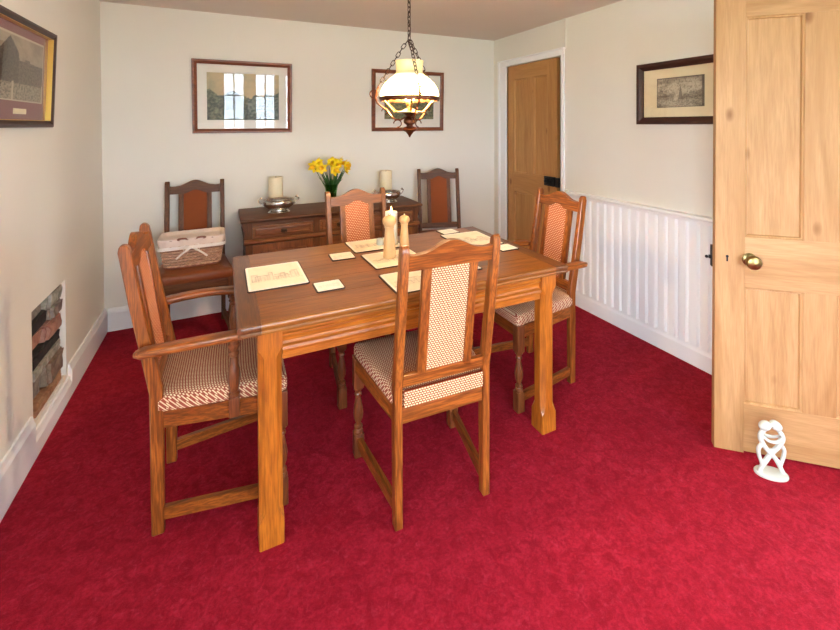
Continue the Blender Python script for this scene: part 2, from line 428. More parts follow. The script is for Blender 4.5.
def rock(m, x0, x1, y0, y1, z0, z1, seed, amp=.012):
    b = bmesh.new(); bmesh.ops.create_cube(b, size=1)
    bmesh.ops.bevel(b, geom=list(b.edges), offset=.1, segments=2, affect='EDGES')
    bmesh.ops.subdivide_edges(b, edges=list(b.edges), cuts=2, use_grid_fill=True)
    for v in b.verts:
        p = Vector(((x0+x1)/2+v.co.x*(x1-x0), (y0+y1)/2+v.co.y*(y1-y0), (z0+z1)/2+v.co.z*(z1-z0)))
        n = fbm(p.x*14+seed, p.y*14, p.z*5+seed); q = fbm(p.z*14+seed, p.y*14, seed)
        p += Vector((n, q*.6, n*.5))*amp
        v.co = p
    m._merge(b)
def hearth(f0, f1, z0, z1):
    stone = lambda nm, a, b_: (lambda t: t.set(Base_Color=t.ramp(t.noise(t.obj(), 22, 5, .65, .5), [(.3, a), (.7, b_)]), Roughness=.8))(NT(nm))
    grey, pink, dk, lt, tan = stone('grey_stone', srgb(96, 88, 84), srgb(160, 150, 142)), stone('pink_stone', srgb(140, 96, 84), srgb(186, 140, 124)), stone('dark_stone', srgb(24, 22, 22), srgb(60, 54, 52)), stone('pale_slate', srgb(110, 110, 98), srgb(196, 192, 180)), stone('tan_tile', srgb(140, 96, 70), srgb(186, 146, 112))
    W_ = f1-f0; brn = stone('brown_stone', srgb(92, 78, 66), srgb(160, 140, 120))
    # (material, fraction of width from, to, z from, to, face depth behind the plaster, label)
    L = [(grey, 0, .55, .425, .492, .03, 'rough grey stone at the top left of the wall recess'),
         (lt, .56, 1, .415, .492, .008, 'pale mottled stone at the top right of the wall recess'),
         (dk, 0, .62, .362, .422, .02, 'sooty dark stone below the top grey stone in the wall recess'),  # stone in a dark mottled tone
         (grey, .63, 1, .350, .412, .008, 'small grey stone at the right edge of the wall recess, second course'),
         (pink, 0, .48, .285, .358, .03, 'left pinkish stone in the middle of the wall recess'),
         (pink, .49, 1, .268, .346, .008, 'right pinkish stone in the middle of the wall recess'),
         (dk, 0, 1, .215, .266, .012, 'black sooty slab across the wall recess under the pinkish stones'),  # black slab stands in for the shade of an open gap
         (lt, 0, 1, .165, .212, .010, 'pale slate ledge crossing the wall recess'),
         (grey, 0, .5, .045, .162, .035, 'mottled grey stone at the lower left of the wall recess'),
         (brn, .51, 1, .045, .162, .008, 'brownish stone at the lower right of the wall recess')]
    for mt, a, b_, c, d, dep, lab in L:
        m = MB(); rock(m, XL-.146, XL-dep, f0+a*W_+.004, f0+b_*W_-.004, z0+c, z0+d, len(lab)+c*50, .009)
        o = m.build('stone_block', mt, None, True, 50); tag(o, lab, 'stone', 'stones in the wall recess')
    m = MB(); rock(m, XL-.146, XL-.006, f0+.01, f1-.01, z0+.004, z0+.038, 3, .003); tag(m.build('hearth_tile', tan, None), 'tan clay tile on the floor of the wall recess', 'tile')
room()

# ------------------------------------------------------------ doors
def panel_door(rt, wd, ht, th, rails, stiles, mats, bead=.012, rec=.012, shadow=None):
    """leaf in local x 0..wd, y 0..th (front face y=0), z 0..ht. rails: [(z0,z1)], stiles [(x0,x1)]"""
    m = MB()
    for i, (a, b_) in enumerate(stiles):
        if i in (0, len(stiles)-1): m.box(a, b_, 0, th, 0, ht, .0015)
        else:
            for k in range(len(rails)-1): m.box(a, b_, 0, th, rails[k][1], rails[k+1][0], .0012)
    m.build('door_stile', mats['z'], rt, False)
    m = MB()
    for a, b_ in rails: m.box(stiles[0][1], stiles[-1][0], 0, th, a, b_, .0015)
    m.build('door_rail', mats['x'], rt, False)
    for k in range(len(rails)-1):
        for s in range(len(stiles)-1):
            x0, x1, z0, z1 = stiles[s][1], stiles[s+1][0], rails[k][1], rails[k+1][0]
            m = MB(); m.box(x0, x1, rec, th-rec, z0, z1)
            pts = [(x0, z0), (x1, z0), (x1, z1), (x0, z1)]
            for yy, sg in ((0, 1), (th, -1)):
                rings = []
                for dd, hh in ((0, .001), (bead*.35, .0045), (bead*.7, .004), (bead, rec)):
                    rings.append([(x0+dd, yy+sg*hh, z0+dd), (x1-dd, yy+sg*hh, z0+dd), (x1-dd, yy+sg*hh, z1-dd), (x0+dd, yy+sg*hh, z1-dd)])
                m.loft(rings, False)
            m.build('door_panel', mats['z'], rt, False)
# near door: free edge (1.93,1.133), hinge towards (2.48,.61)
def near_door():
    a = math.atan2(-.31, .327)
    rt = root('door_2', (1.93, 1.133, 0), a); tag(rt, 'large stripped pale pine panelled door standing open in the foreground at the right', kind='structure')
    inner = bpy.data.objects
    leaf = .757
    panel_door(rt, leaf, 1.985, .036,
               [(.008, .215), (.722, .94), (1.888, 1.985)], [(0, .112), (.322, .437), (leaf-.112, leaf)], PINE)
    # flip so that local -y faces the camera: leaf occupies y 0..th behind the visible plane
    m = MB()
    Mk = Matrix.Translation((.092, 0, .845)) @ Matrix.Rotation(PI/2, 4, 'X')
    m.lathe([(0, 0), (.027, 0), (.028, .003), (.024, .006), (.012, .009), (.009, .02), (.012, .028), (.022, .034), (.029, .044), (.030, .052), (.025, .062), (.012, .067), (0, .068)], 24, M=Matrix.Translation((.128, 0, .845)) @ Matrix.Rotation(PI/2, 4, 'X'))
    tag(m.build('door_knob', BRASS, rt), 'round brass knob')
    m = MB(); m.box(.043, .049, -.0015, .002, .83, .85); m.lathe([(0, 0), (.0055, 0), (.0055, .004), (0, .004)], 12, M=Matrix.Translation((.046, .002, .852)) @ Matrix.Rotation(PI/2, 4, 'X'))
    m.build('keyhole', IRON, rt)
    m = MB(); m.box(-.003, .13, .036, .06, .79, .885, .003); m.box(-.012, -.002, .04, .052, .825, .84, .002)
    m.ball((-.02, .046, .832), .007, 8)
    tag(m.build('rim_lock', IRON, rt), 'black iron rim lock')
    m = MB(); Mk = Matrix.Translation((.128, .06, .845)) @ Matrix.Rotation(-PI/2, 4, 'X')
    m.lathe([(0, 0), (.012, 0), (.009, .02), (.022, .03), (.028, .045), (.02, .058), (0, .062)], 16, M=Mk); m.build('door_knob', BRASS, rt)
near_door()
def far_door():
    y0, y1 = 2.757, 3.449   # leaf slightly ajar gap at latch side
    rt = root('door_1', (XR+.006, y1, 0), -PI/2); tag(rt, 'waxed pine four panel door in the right wall near the far corner', kind='structure')
    w = y1-y0
    panel_door(rt, w, 1.99, .036, [(.008, .2), (.79, .97), (1.86, 1.99)], [(0, .1), (w/2-.045, w/2+.045), (w-.12, w)], PIND, .014, .013)
    # local y>0 goes to +X (into the wall) for rotation -90: x->-Y, y->+X
    m = MB(); m.box(w-.135, w-.012, -.024, 0, .905, .985, .004); m.box(w-.122, w-.022, -.03, -.02, .915, .975, .003)
    m.ball((w-.1, -.036, .945), (.016, .014, .016)); m.box(w-.05, w-.04, -.04, -.02, .93, .96)
    tag(m.build('rim_lock', IRON, rt), 'black iron rim latch')
    m = MB(); m.box(w+.012, w+.05, -.03, -.008, .905, .985, .004); m.build('lock_keep', IRON, rt)
far_door()

# ------------------------------------------------------------ chairs
RK, CH = .088, 1.022
def yr(z): return 0 if z < .45 else -RK*(z-.45)/(1.0275-.45)
def make_chair(arms, kind):
    """origin on the floor midway between rear feet, facing +y"""
    OK = {'gold': CHOAK, 'dark': DRK, 'mid': DOK}[kind]  # same chairs; dark and mid woods put the shade at the back into colour
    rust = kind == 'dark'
    nm = 'carver_chair' if arms else 'dining_chair'
    rt = root(nm)
    hw, fw, fd = .177, .226 if not arms else .236, .385 if not arms else .405
    for s in (-1, 1):
        m = MB()
        prof = [(-.020, 0), (.018, 0), (.0205, .40), (.020, .5), (yr(.8)+.018, .8), (yr(.985)+.016, .985), (yr(1.01)+.014, 1.014), (yr(1.02)+.007, 1.025), (yr(1.02)-.006, 1.0285), (yr(1.0)-.018, 1.022), (yr(.99)-.023, 1.002), (yr(.8)-.021, .8), (-.022, .5), (-.0215, .42)]
        m.prism(prof, 'x', s*hw-.0145, s*hw+.0145, bev=.0035, seg=1)
        m.build('rear_post', OK['z'], rt, True, 30)
    # crest rail
    def top(x):
        a = abs(x)
        return .992+(.038*(.5+.5*math.cos(PI*min(a, .115)/.115)))-.006*math.sin(PI*min(1, max(0, (a-.115)/.046)))*.5
    n = 26; xs = [-.161+.322*k/n for k in range(n+1)]
    def bot(x): a = abs(x); return .936+(.026*(.5+.5*math.cos(PI*a/.075)) if a < .075 else 0)
    sh = lambda c: (c[0], c[1]+yr(c[2]), c[2])
    m = MB()
    m.prism([(x, top(x)) for x in xs]+[(x, bot(x)) for x in xs[::-1]], 'y', -.002, .012, fn=sh)
    m.prism([(x, top(x)) for x in xs]+[(.161, .936), (-.161, .936)], 'y', -.014, -.002, fn=sh)
    m.build('crest_rail', OK['x'], rt, True, 30)
    for s in (-1, 1):
        m = MB(); m.box(s*.0905-.0165, s*.0905+.0165, -.012, .010, .53, .945, .002)
        m.build('back_stile', OK['z'], rt, fn=sh)
    m = MB(); m.box(-.161, .161, -.012, .011, .503, .548, .003); m.build('lower_back_rail', OK['x'], rt, fn=sh)
    m = MB()
    top2 = [(-.075+.15*k/12, bot(-.075+.15*k/12)+.004) for k in range(13)]
    m.prism([(-.075, .54)]+top2+[(.075, .54)], 'y', -.001, .007, fn=sh)
    o = m.build('back_upholstery', RUST if rust else W_FRONT, rt, True, 30); tag(o, 'rust brown upholstery' if rust else 'red and cream woven upholstery')
    m = MB(); m.box(-.075, .075, -.0075, -.001, .545, .94); o = m.build('rear_upholstery', RUST if rust else W_BACK, rt, fn=sh)
    # seat
    def outline(k, e=0):
        P = [(-hw-.012, -.012), (hw+.012, -.012), (fw+.018, fd+.022), (-fw-.018, fd+.022)]
        out = []; c = Vector((0, fd/2, 0))
        for i in range(4):
            a, p, b_ = Vector(P[i-1]), Vector(P[i]), Vector(P[(i+1) % 4]); r = .022 if i > 1 else .012
            u = (a-p).normalized(); v = (b_-p).normalized()
            for t in range(4):
                f = t/3; q = p+u*r*(1-f)**2+v*r*f**2
                out.append(((q.x)*k, (q.y-fd/2)*k+fd/2))
        return out
    m = MB(); R = []
    for z, k in ((.431, .985), (.44, 1), (.468, 1), (.478, .99), (.485, .955), (.490, .85), (.495, .6), (.497, .25)):
        R.append([(x, y, z) for x, y in outline(k)])
    m.loft(R)
    if rust: tag(m.build('seat', LEATH, rt), 'smooth brown seat pad')
    else: m.build('seat', W_SEAT, rt)
    if not rust:
        m = MB(); m.prism([(-.158, .436), (.158, .436), (.158, .492), (-.158, .492)], 'y', -.026, -.013); m.build('seat_edge', W_BACK, rt, False)
    # seat rails
    m = MB(); m.box(-.161, .161, -.014, .014, .372, .432, .002); m.build('seat_rail', OK['x'], rt)
    m = MB(); m.box(-fw+.015, fw-.015, fd-.014, fd+.014, .37, .432, .002); m.build('seat_rail', OK['x'], rt)
    for s in (-1, 1):
        m = MB(); m.prism([(s*(hw+.012), .018), (s*(hw-.014), .018), (s*(fw-.008), fd-.018), (s*(fw+.018), fd-.018)], 'z', .37, .432, .002)
        m.build('seat_rail', OK['y'], rt)
    # front legs
    for s in (-1, 1):
        l = MB(); x = s*fw
        l.box(x-.021, x+.021, fd-.021, fd+.021, .298, .432, .003)
        l.lathe([(.017, .30), (.0205, .296), (.019, .288), (.013, .282), (.012, .276), (.016, .270), (.016, .264), (.0105, .258), (.0135, .24), (.0195, .205), (.0215, .185), (.0185, .162), (.0115, .144), (.0105, .137), (.018, .130), (.018, .122), (.013, .117), (.0205, .108), (.0205, .100), (.017, .096)], 16, (x, fd, 0))
        l.box(x-.021, x+.021, fd-.021, fd+.021, 0, .10, .003)
        l.build('front_leg', TURN['z'] if kind != 'dark' else OK['z'], rt, True, 35)
        m = MB(); m.prism([(s*hw-.011, .015), (s*hw+.011, .015), (s*fw+.011, fd-.015), (s*fw-.011, fd-.015)], 'z', .045, .088, .002)
        m.build('side_stretcher', OK['y'], rt)
    if arms:
        for s in (-1, 1):
            path = []; sc = []
            for k in range(17):
                t = k/16; y = -.054+.344*t
                x = .221+.026*math.sin(PI*min(1, t*.8+.1)); z = .672+.008*math.sin(PI*t)-.004
                path.append((s*x, y, z)); e = min(t/.07, (1-t)/.07, 1); sc.append(.55+.45*math.sqrt(max(0, 1-(1-e)**2)))
            m = MB(); m.sweep(path, rrect(.052, .028, .01), scale=sc)
            arm = m.build('armrest', OK['y'], rt, True, 50)
            sx, sy = s*.243, .245
            m = MB(); m.box(sx-.016, sx+.016, sy-.018, sy+.018, .385, .455, .003)
            m.lathe([(r_*1.15, z_) for r_, z_ in [(.012, .45), (.017, .458), (.017, .466), (.011, .472), (.013, .478), (.0165, .50), (.019, .53), (.0165, .555), (.012, .58), (.0105, .60), (.016, .606), (.016, .614), (.011, .62), (.017, .634), (.017, .644), (.012, .65), (.012, .664)]], 16, (sx, sy, 0))
            m.build('arm_support', TURN['z'], rt, True, 35)
    return rt
G = 'oak dining chairs around the room'
A = math.radians
c = make_chair(False, 'gold'); c.location = (.7185, 1.402, 0); c.rotation_euler.z = A(-2.8)
tag(c, 'golden oak side chair in the foreground, seen from behind at the near table side', 'chair', G)
first = c
c = make_chair(True, 'gold'); c.location = (-.214, 1.944, 0); c.rotation_euler.z = A(-91.3)
tag(c, 'oak armchair at the left end of the table with striped woven seat', 'chair', G); carver = c
c = copy_tree(carver); c.location = (1.7129, 1.955, 0); c.rotation_euler.z = A(90.4)
tag(c, 'oak armchair at the right end of the table in front of the white panelling', 'chair', G)
c = make_chair(False, 'mid'); c.location = (.742, 2.535, 0); c.rotation_euler.z = A(181.5)
tag(c, 'oak side chair on the far side of the table between it and the sideboard', 'chair', G)
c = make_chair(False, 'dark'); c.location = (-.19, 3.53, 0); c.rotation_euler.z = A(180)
tag(c, 'oak side chair with shade-darkened wood against the back wall carrying the wicker basket', 'chair', G); dk = c
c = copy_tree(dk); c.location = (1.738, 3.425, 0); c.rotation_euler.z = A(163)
tag(c, 'oak side chair with shade-darkened wood against the back wall right of the sideboard', 'chair', G)

# ------------------------------------------------------------ table
def table():
    x0, x1, y0, y1 = .032, 1.443, 1.511, 2.368
    cx, cy = (x0+x1)/2, (y0+y1)/2
    rt = root('dining_table', (cx, cy, 0)); tag(rt, 'large oak dining table with square chamfered legs in the middle of the room', 'table')
    L, W = (x1-x0)/2, (y1-y0)/2
    zt, zb, eb = .7725, .736, .075
    # boards run lengthwise between the two end boards; edge: rounded top lip over a cove
    edge = [(0, zt-.0), (.006, zt-.001), (.010, zt-.006), (.010, zt-.016), (.004, zt-.024), (0, zt-.030), (-.001, zb)]
    m = MB(); n = 5
    for i in range(n):
        a = -W+2*W*i/n; b_ = -W+2*W*(i+1)/n
        m.box(-L+eb, L-eb, a+(.010 if i == 0 else .0), b_-(.010 if i == n-1 else .0), zb, zt, .0010, seg=1)
    def edging(mm, xa, xb, s):   # long edge moulding
        pts = [(s*(W-.0105), zb)]+[(s*(W-.011+u), v) for u, v in edge[::-1]]+[(s*(W-.0105), zt)]
        pts = [(s*(W-.012), zb), (s*(W-.004), zb), (s*(W-.003), zb+.006), (s*(W-.006), zb+.012), (s*(W-.001), zb+.02), (s*W, zb+.026), (s*(W-.002), zt-.004), (s*(W-.007), zt), (s*(W-.012), zt)]
        mm.prism(pts, 'x', xa, xb)
    for s in (-1, 1): edging(m, -L+eb, L-eb, s)
    m.build('tabletop', TOPW['x'], rt, True, 30)
    for s in (-1, 1):
        m = MB(); a, b_ = sorted((s*(L-.012), s*(L-eb+.0006)))
        m.box(a, b_, -W+.012, W-.012, zb, zt-.0004)
        for q in (-1, 1): edging(m, a, b_, q)
        pts = [(s*(L-.012), zb), (s*(L-.004), zb), (s*(L-.003), zb+.006), (s*(L-.006), zb+.012), (s*(L-.001), zb+.02), (s*L, zb+.026), (s*(L-.002), zt-.004), (s*(L-.007), zt), (s*(L-.012), zt)]
        m.prism(pts, 'y', -W+.004, W-.004)
        m.build('tabletop_end', ENDW['y'], rt, True, 30)
    lw = .08; lx, ly = L-.062-lw/2, W-.018-lw/2
    for sx in (-1, 1):
        for sy in (-1, 1):
            m = MB(); R = []; x, y = sx*lx, sy*ly
            for z, ch, g in ((0, .004, 0), (.003, .002, .0), (.088, .002, 0), (.094, .006, .0), (.122, .019, .002), (.644, .019, .002), (.672, .006, 0), (.678, .002, 0), (.736, .002, 0)):
                h = lw/2-g
                R.append([(x+a*h, y+b_*h-b_*ch if k == 0 else y+b_*h, z) if k == 0 else (x+a*h-a*ch, y+b_*h, z) for a, b_, k in ((1, -1, 1), (1, -1, 0), (1, 1, 0), (1, 1, 1), (-1, 1, 1), (-1, 1, 0), (-1, -1, 0), (-1, -1, 1))])
            m.loft(R); m.build('table_leg', OAK['z'], rt, True, 25)
    # moulded aprons
    for s in (-1, 1):
        o = s*(ly+lw/2-.008)
        pr = [(0, .736), (0, .716), (.004, .712), (.004, .706), (-.006, .700), (-.008, .684), (-.004, .676), (.006, .670), (.008, .660), (.006, .650), (-.002, .646), (-.002, .626), (-.007, .622)]
        P = [(o+s*u-s*.008, v) for u, v in pr]+[(o-s*.03, .622), (o-s*.03, .736)]
        m = MB(); m.prism(P, 'x', -lx+lw/2, lx-lw/2); m.build('apron', OAK['x'], rt, True, 20)
        o = s*(lx+lw/2-.008)
        P = [(o+s*u-s*.008, v) for u, v in pr]+[(o-s*.03, .622), (o-s*.03, .736)]
        m = MB(); m.prism(P, 'y', -ly+lw/2, ly-lw/2); m.build('apron', OAK['y'], rt, True, 20)
table()

# ------------------------------------------------------------ place mats and coasters
SK = [random.uniform(0, 50) for _ in range(12)]
def sketch(seed, strong=.5, base=(248, 238, 218)):
    rnd = random.Random(seed); H_ = [(.14+.055*i+rnd.uniform(-.01, .01), rnd.uniform(.03, .06), rnd.uniform(.10, .32)) for i in range(14)]
    def fn(u, v):
        c = srgb(*base)[:3]
        e = min(u, 1-u, v, 1-v)
        if e < .035: return srgb(252, 247, 238)[:3]
        if .035 <= e < .05: return srgb(214, 190, 150)[:3]
        ink = 0
        # skyline of a sketched street across the middle
        for x, w, h in H_:
            t = .34+h
            if abs(u-x) < w:
                if .33 < v < t: ink = max(ink, .18+.25*(fbm(u*30, v*30, seed) > .1))
                if abs(v-t) < .018 or abs(abs(u-x)-w) < .009 and .33 < v < t: ink = max(ink, .75)
        if .27 < v < .34: ink = max(ink, .35*(fbm(u*12, v*40, seed+2) > .05))
        ink *= .6+.8*abs(fbm(u*5, v*5, seed+4))
        c = lerp(c, srgb(84, 66, 70)[:3], ink*strong*1.3)
        return lerp(c, srgb(196, 172, 128)[:3], .25*max(0, fbm(u*4, v*4, seed+9)))
    return fn
def mat_sheet(nm, x0, x1, y0, y1, rz, label, cat, group, seed, flip=False, z=.7725, r=.012):
    w, h = x1-x0, y1-y0
    rt = root(nm, ((x0+x1)/2, (y0+y1)/2, z), A(rz)); tag(rt, label, cat, group)
    m = MB(); m.prism(rrect(w+.004, h+.004, r+.002), 'z', 0, .0047, .0008); m.build('cork_base', MATW, rt, False)
    rot = h > w
    a, b_ = (h, w) if rot else (w, h)
    f = sketch(seed, .22, (254, 248, 236)) if cat == 'coaster' else sketch(seed)
    me_w, me_h = w-.006, h-.006
    # rounded printed face
    b = bmesh.new(); nx, ny = 60, 60; V = []
    rr = r-.002
    for j in range(ny+1):
        for i in range(nx+1):
            x, y = me_w*(i/nx-.5), me_h*(j/ny-.5)
            dx, dy = abs(x)-(me_w/2-rr), abs(y)-(me_h/2-rr)
            if dx > 0 and dy > 0:
                l = math.hypot(dx, dy)
                if l > rr: x = math.copysign(me_w/2-rr+dx*rr/l, x); y = math.copysign(me_h/2-rr+dy*rr/l, y)
            V.append(b.verts.new((x, y, .0049)))
    for j in range(ny):
        for i in range(nx):
            k = j*(nx+1)+i; b.faces.new((V[k], V[k+1], V[k+nx+2], V[k+nx+1]))
    me = bpy.data.meshes.new('printed_face'); b.to_mesh(me); b.free(); ca = me.color_attributes.new('Col', 'FLOAT_COLOR', 'POINT')
    k = 0
    for j in range(ny+1):
        for i in range(nx+1):
            c = f(i/nx, j/ny); ca.data[k].color = (*c, 1); k += 1
    me.materials.append(MATP); o = bpy.data.objects.new('printed_face', me); COL.objects.link(o); o.parent = rt
GM, GC = 'sketch placemats on the table', 'sketch coasters on the table'
mat_sheet('placemat', .079, .316, 1.818, 2.134, 0, 'cream sketch placemat alone near the left end of the table', 'placemat', GM, 1)
mat_sheet('placemat', .597, .866, 2.135, 2.352, 0, 'cream placemat at the far edge of the table in front of the far chair', 'placemat', GM, 2)
mat_sheet('placemat', .612, .875, 1.852, 2.09, 1, 'cream placemat under the nearer wooden mill', 'placemat', GM, 3)
mat_sheet('placemat', .597, .86, 1.535, 1.772, 0, 'cream placemat at the near table edge behind the foreground chair back', 'placemat', GM, 4)
mat_sheet('placemat', 1.135, 1.385, 1.94, 2.245, -2, 'cream placemat near the right end of the table', 'placemat', GM, 5)
mat_sheet('coaster', .323, .434, 1.697, 1.803, 0, 'small white coaster beside the left placemat, nearer the table front', 'coaster', GC, 6, r=.008)
mat_sheet('coaster', .467, .582, 2.060, 2.172, -2, 'small white coaster left of the mills, towards the back of the table', 'coaster', GC, 7, r=.008)
mat_sheet('coaster', 1.17, 1.282, 2.255, 2.357, 3, 'small white coaster behind the placemat at the far right edge of the table', 'coaster', GC, 8, r=.008)
mat_sheet('coaster', 1.285, 1.392, 1.818, 1.92, 0, 'small white coaster half hidden by the right post of the foreground chair', 'coaster', GC, 9, r=.008)
mat_sheet('coaster', .935, 1.05, 1.64, 1.745, 0, 'small white coaster seen through the foreground chair back', 'coaster', GC, 10, r=.008)

# ------------------------------------------------------------ mills, candle on table
def mill(loc, s, label):
    rt = root('pepper_mill', loc); tag(rt, label, 'mill', 'wooden salt and pepper mills')
    m = MB(); m.lathe([(0, 0), (.029, 0), (.030, .004), (.029, .03), (.0265, .07), (.0235, .11), (.021, .14), (.0205, .152), (.023, .158), (.023, .163), (0, .163)], 28)
    m.build('mill_body', BEECH, rt, M=Matrix.Diagonal((s*1.12, s*1.12, s, 1)))
    m = MB(); m.lathe([(0, .163), (.021, .163), (.024, .168), (.031, .180), (.033, .190), (.031, .202), (.024, .212), (.014, .218), (.007, .2205), (0, .2205)], 28)
    m.build('mill_head', BEECH, rt, M=Matrix.Diagonal((s*1.12, s*1.12, s, 1)))
    m = MB(); m.ball((0, 0, .2245), .0065, 10); m.build('top_nut', SILV, rt, M=Matrix.Diagonal((s*1.12, s*1.12, s, 1)))
mill((.728, 1.985, .7775), .94, 'pale beech mill standing on the placemat, nearer and left of the two')
mill((.864, 2.124, .7725), .79, 'pale beech mill partly hidden behind the foreground chair post')
rt = root('pillar_candle', (.820, 2.205, .7775)); tag(rt, 'lit white pillar candle behind the two mills on the table', 'candle')
m = MB(); m.lathe([(0, .004), (.033, .004), (.0335, .02), (.0335, .173), (.032, .178), (.028, .176), (.02, .170), (0, .168)], 28); m.build('wax', WAXW, rt)
m = MB(); m.tube([(0, 0, .168), (.001, 0, .180)], .0012, 6); m.build('wick', IRON, rt)
m = MB(); m.lathe([(0, .176), (.004, .180), (.0055, .187), (.004, .196), (.0015, .205), (0, .209)], 12); m.build('candle_flame', FLAME, rt)
m = MB(); m.lathe([(0, 0), (.036, 0), (.037, .003), (.037, .008), (.035, .008), (.035, .004), (0, .0035)], 28); m.build('candle_dish', CERAM, rt)
o = MB(); o.lathe([(0, 0), (.016, 0), (.019, .004), (.0195, .034), (.0175, .034), (.017, .02), (0, .018)], 20)
o = o.build('egg_cup', CERAM); o.location = (.758, 2.215, .7775); tag(o, 'small white ceramic cup beside the white candle', 'cup')

# ------------------------------------------------------------ sideboard
def sideboard():
    x0, x1, y0, y1 = .098, 1.462, 3.195, 3.652
    cx = (x0+x1)/2; W = (x1-x0)/2; D = y1-y0
    rt = root('sideboard', (cx, y1, 0)); tag(rt, 'dark oak sideboard with three drawers against the back wall', 'sideboard')
    m = MB(); m.prism([(-D, .782-.007), (-D+.006, .782), (0, .782), (0, .756), (-D+.012, .756), (-D+.008, .762), (-D+.001, .765)], 'x', -W, W, .0015, seg=1)
    m.build('sideboard_top', DRK['x'], rt, True, 30)
    b = W-.03; f = -D+.03
    m = MB(); m.box(-b, b, f+.012, -.005, .07, .756); m.build('carcass', DRK['z'], rt, False)
    for xa, xb in ((-b, -b+.045), (b-.045, b), (-.19, -.145), (.145, .19)):
        m = MB(); m.box(xa, xb, f, f+.02, .0 if abs(xa) > .3 or abs(xb) > .3 else .07, .756, .002); m.build('front_stile', DRK['z'], rt, False)
    for sx in (-1, 1):
        m = MB(); m.box(sx*(b-.022)-.022, sx*(b-.022)+.022, -.05, -.006, 0, .08); m.build('rear_foot', DRK['z'], rt, False)
    for za, zb_ in ((.726, .756), (.07, .12)):
        m = MB(); m.box(-b+.046, b-.046, f+.003, f+.016, za, zb_); m.build('front_rail', DRK['x'], rt, False)
    m = MB(); m.prism([(f, .60), (f-.012, .606), (f-.018, .612), (f-.018, .626), (f-.010, .634), (f, .636)], 'x', -b-.008, b+.008); m.build('waist_moulding', DOK['x'], rt, True, 30)
    # shaped bracket bulge at each end under the top
    for sx in (-1, 1):
        m = MB(); m.prism([(0, .756), (.018, .75), (.02, .73), (.006, .70), (.004, .67), (.012, .64), (0, .63)] if sx > 0 else [(0, .756), (-.018, .75), (-.02, .73), (-.006, .70), (-.004, .67), (-.012, .64), (0, .63)], 'y', f+.004, -.01, M=Matrix.Translation((sx*b, 0, 0)))
        m.build('end_moulding', DRK['y'], rt)
    for xa, xb in ((-b+.047, -.192), (-.143, .143), (.192, b-.047)):
        xm = (xa+xb)/2
        m = MB(); m.box(xa, xb, f-.002, f+.014, .640, .724, .002)
        m.loft([[(xa+.014+d, f-.002-h, .652+d), (xb-.014-d, f-.002-h, .652+d), (xb-.014-d, f-.002-h, .712-d), (xa+.014+d, f-.002-h, .712-d)] for d, h in ((0, 0), (.004, .006), (.012, .007), (.016, .003))])
        dr = m.build('drawer', DOK['x'], rt, False)
        m = MB(); m.ball((xm, f-.012, .684), (.022, .005, .014)); m.tube([(xm+.02*math.cos(t), f-.018, .682+.016*math.sin(t)) for t in [PI+PI*k/10 for k in range(11)]], .0025, 6)
        m.build('drop_handle', CHAINM, dr)
        m = MB()
        m.box(xa, xb, f-.002, f+.014, .124, .596, .002)
        m.loft([[(xa+.05+d, f-.002-h, .175+d), (xb-.05-d, f-.002-h, .175+d), (xb-.05-d, f-.002-h, .55-d), (xa+.05+d, f-.002-h, .55-d)] for d, h in ((0, 0), (.005, .007), (.02, .008), (.026, .003))])
        dr = m.build('cupboard_door', DOK['z'], rt, False)
        m = MB(); m.ball((xb-.03, f-.014, .40), (.012, .012, .012)); m.build('door_pull', CHAINM, dr)
sideboard()
ZS = .782
def bowl(loc, label, k=1., rz=0):
    rt = root('silver_bowl', loc, rz); tag(rt, label, 'bowl', 'silver bowls on the sideboard')
    M = Matrix.Diagonal((k, k, k*1.14, 1))
    m = MB(); n = 32; R = []
    pr = [(0, 0), (.075, 0), (.078, .004), (.072, .010), (.060, .014), (.058, .020), (.078, .030), (.100, .044), (.110, .060), (.110, .072), (.104, .080), (.110, .086), (.106, .087), (.100, .080), (.103, .064), (.09, .04), (.05, .026), (0, .024)]
    for r, z in pr: R.append([(max(r, 1e-4)*(1+(.025*math.cos(8*2*PI*j/n) if .03 < z < .08 else 0))*math.cos(2*PI*j/n), max(r, 1e-4)*math.sin(2*PI*j/n)*.8, z) for j in range(n)])
    m.loft(R); m.build('bowl_body', SILV, rt, M=M)
    for s in (-1, 1):
        m = MB(); m.tube([(s*(.106+.032*math.sin(PI*t)+.01*t), 0, .05+.045*t+.012*math.sin(PI*t)) for t in [i/10 for i in range(11)]]+[(s*.128, 0, .103), (s*.136, 0, .098)], .0045, 8)
        m.build('bowl_handle', SILV, rt, M=M)
bowl((.366, 3.375, ZS), 'silver two handled bowl at the left end of the sideboard')
bowl((1.235, 3.385, ZS), 'silver two handled bowl at the right end of the sideboard', .95)
def candle(loc, h, label):
    rt = root('church_candle', loc); tag(rt, label, 'candle', 'cream candles on the sideboard')
    m = MB(); m.lathe([(0, 0), (.052, 0), (.054, .003), (.054, h-.006), (.052, h), (.048, h-.001), (.044, h-.008), (0, h-.010)], 32); m.build('wax', WAX, rt)
    m = MB(); m.tube([(0, 0, h-.011), (.002, 0, h+.006)], .0015, 6); m.build('wick', IRON, rt)
candle((.362, 3.548, ZS), .246, 'thick cream pillar candle behind the left silver bowl')
candle((1.277, 3.565, ZS), .246, 'thick cream pillar candle behind the right silver bowl')

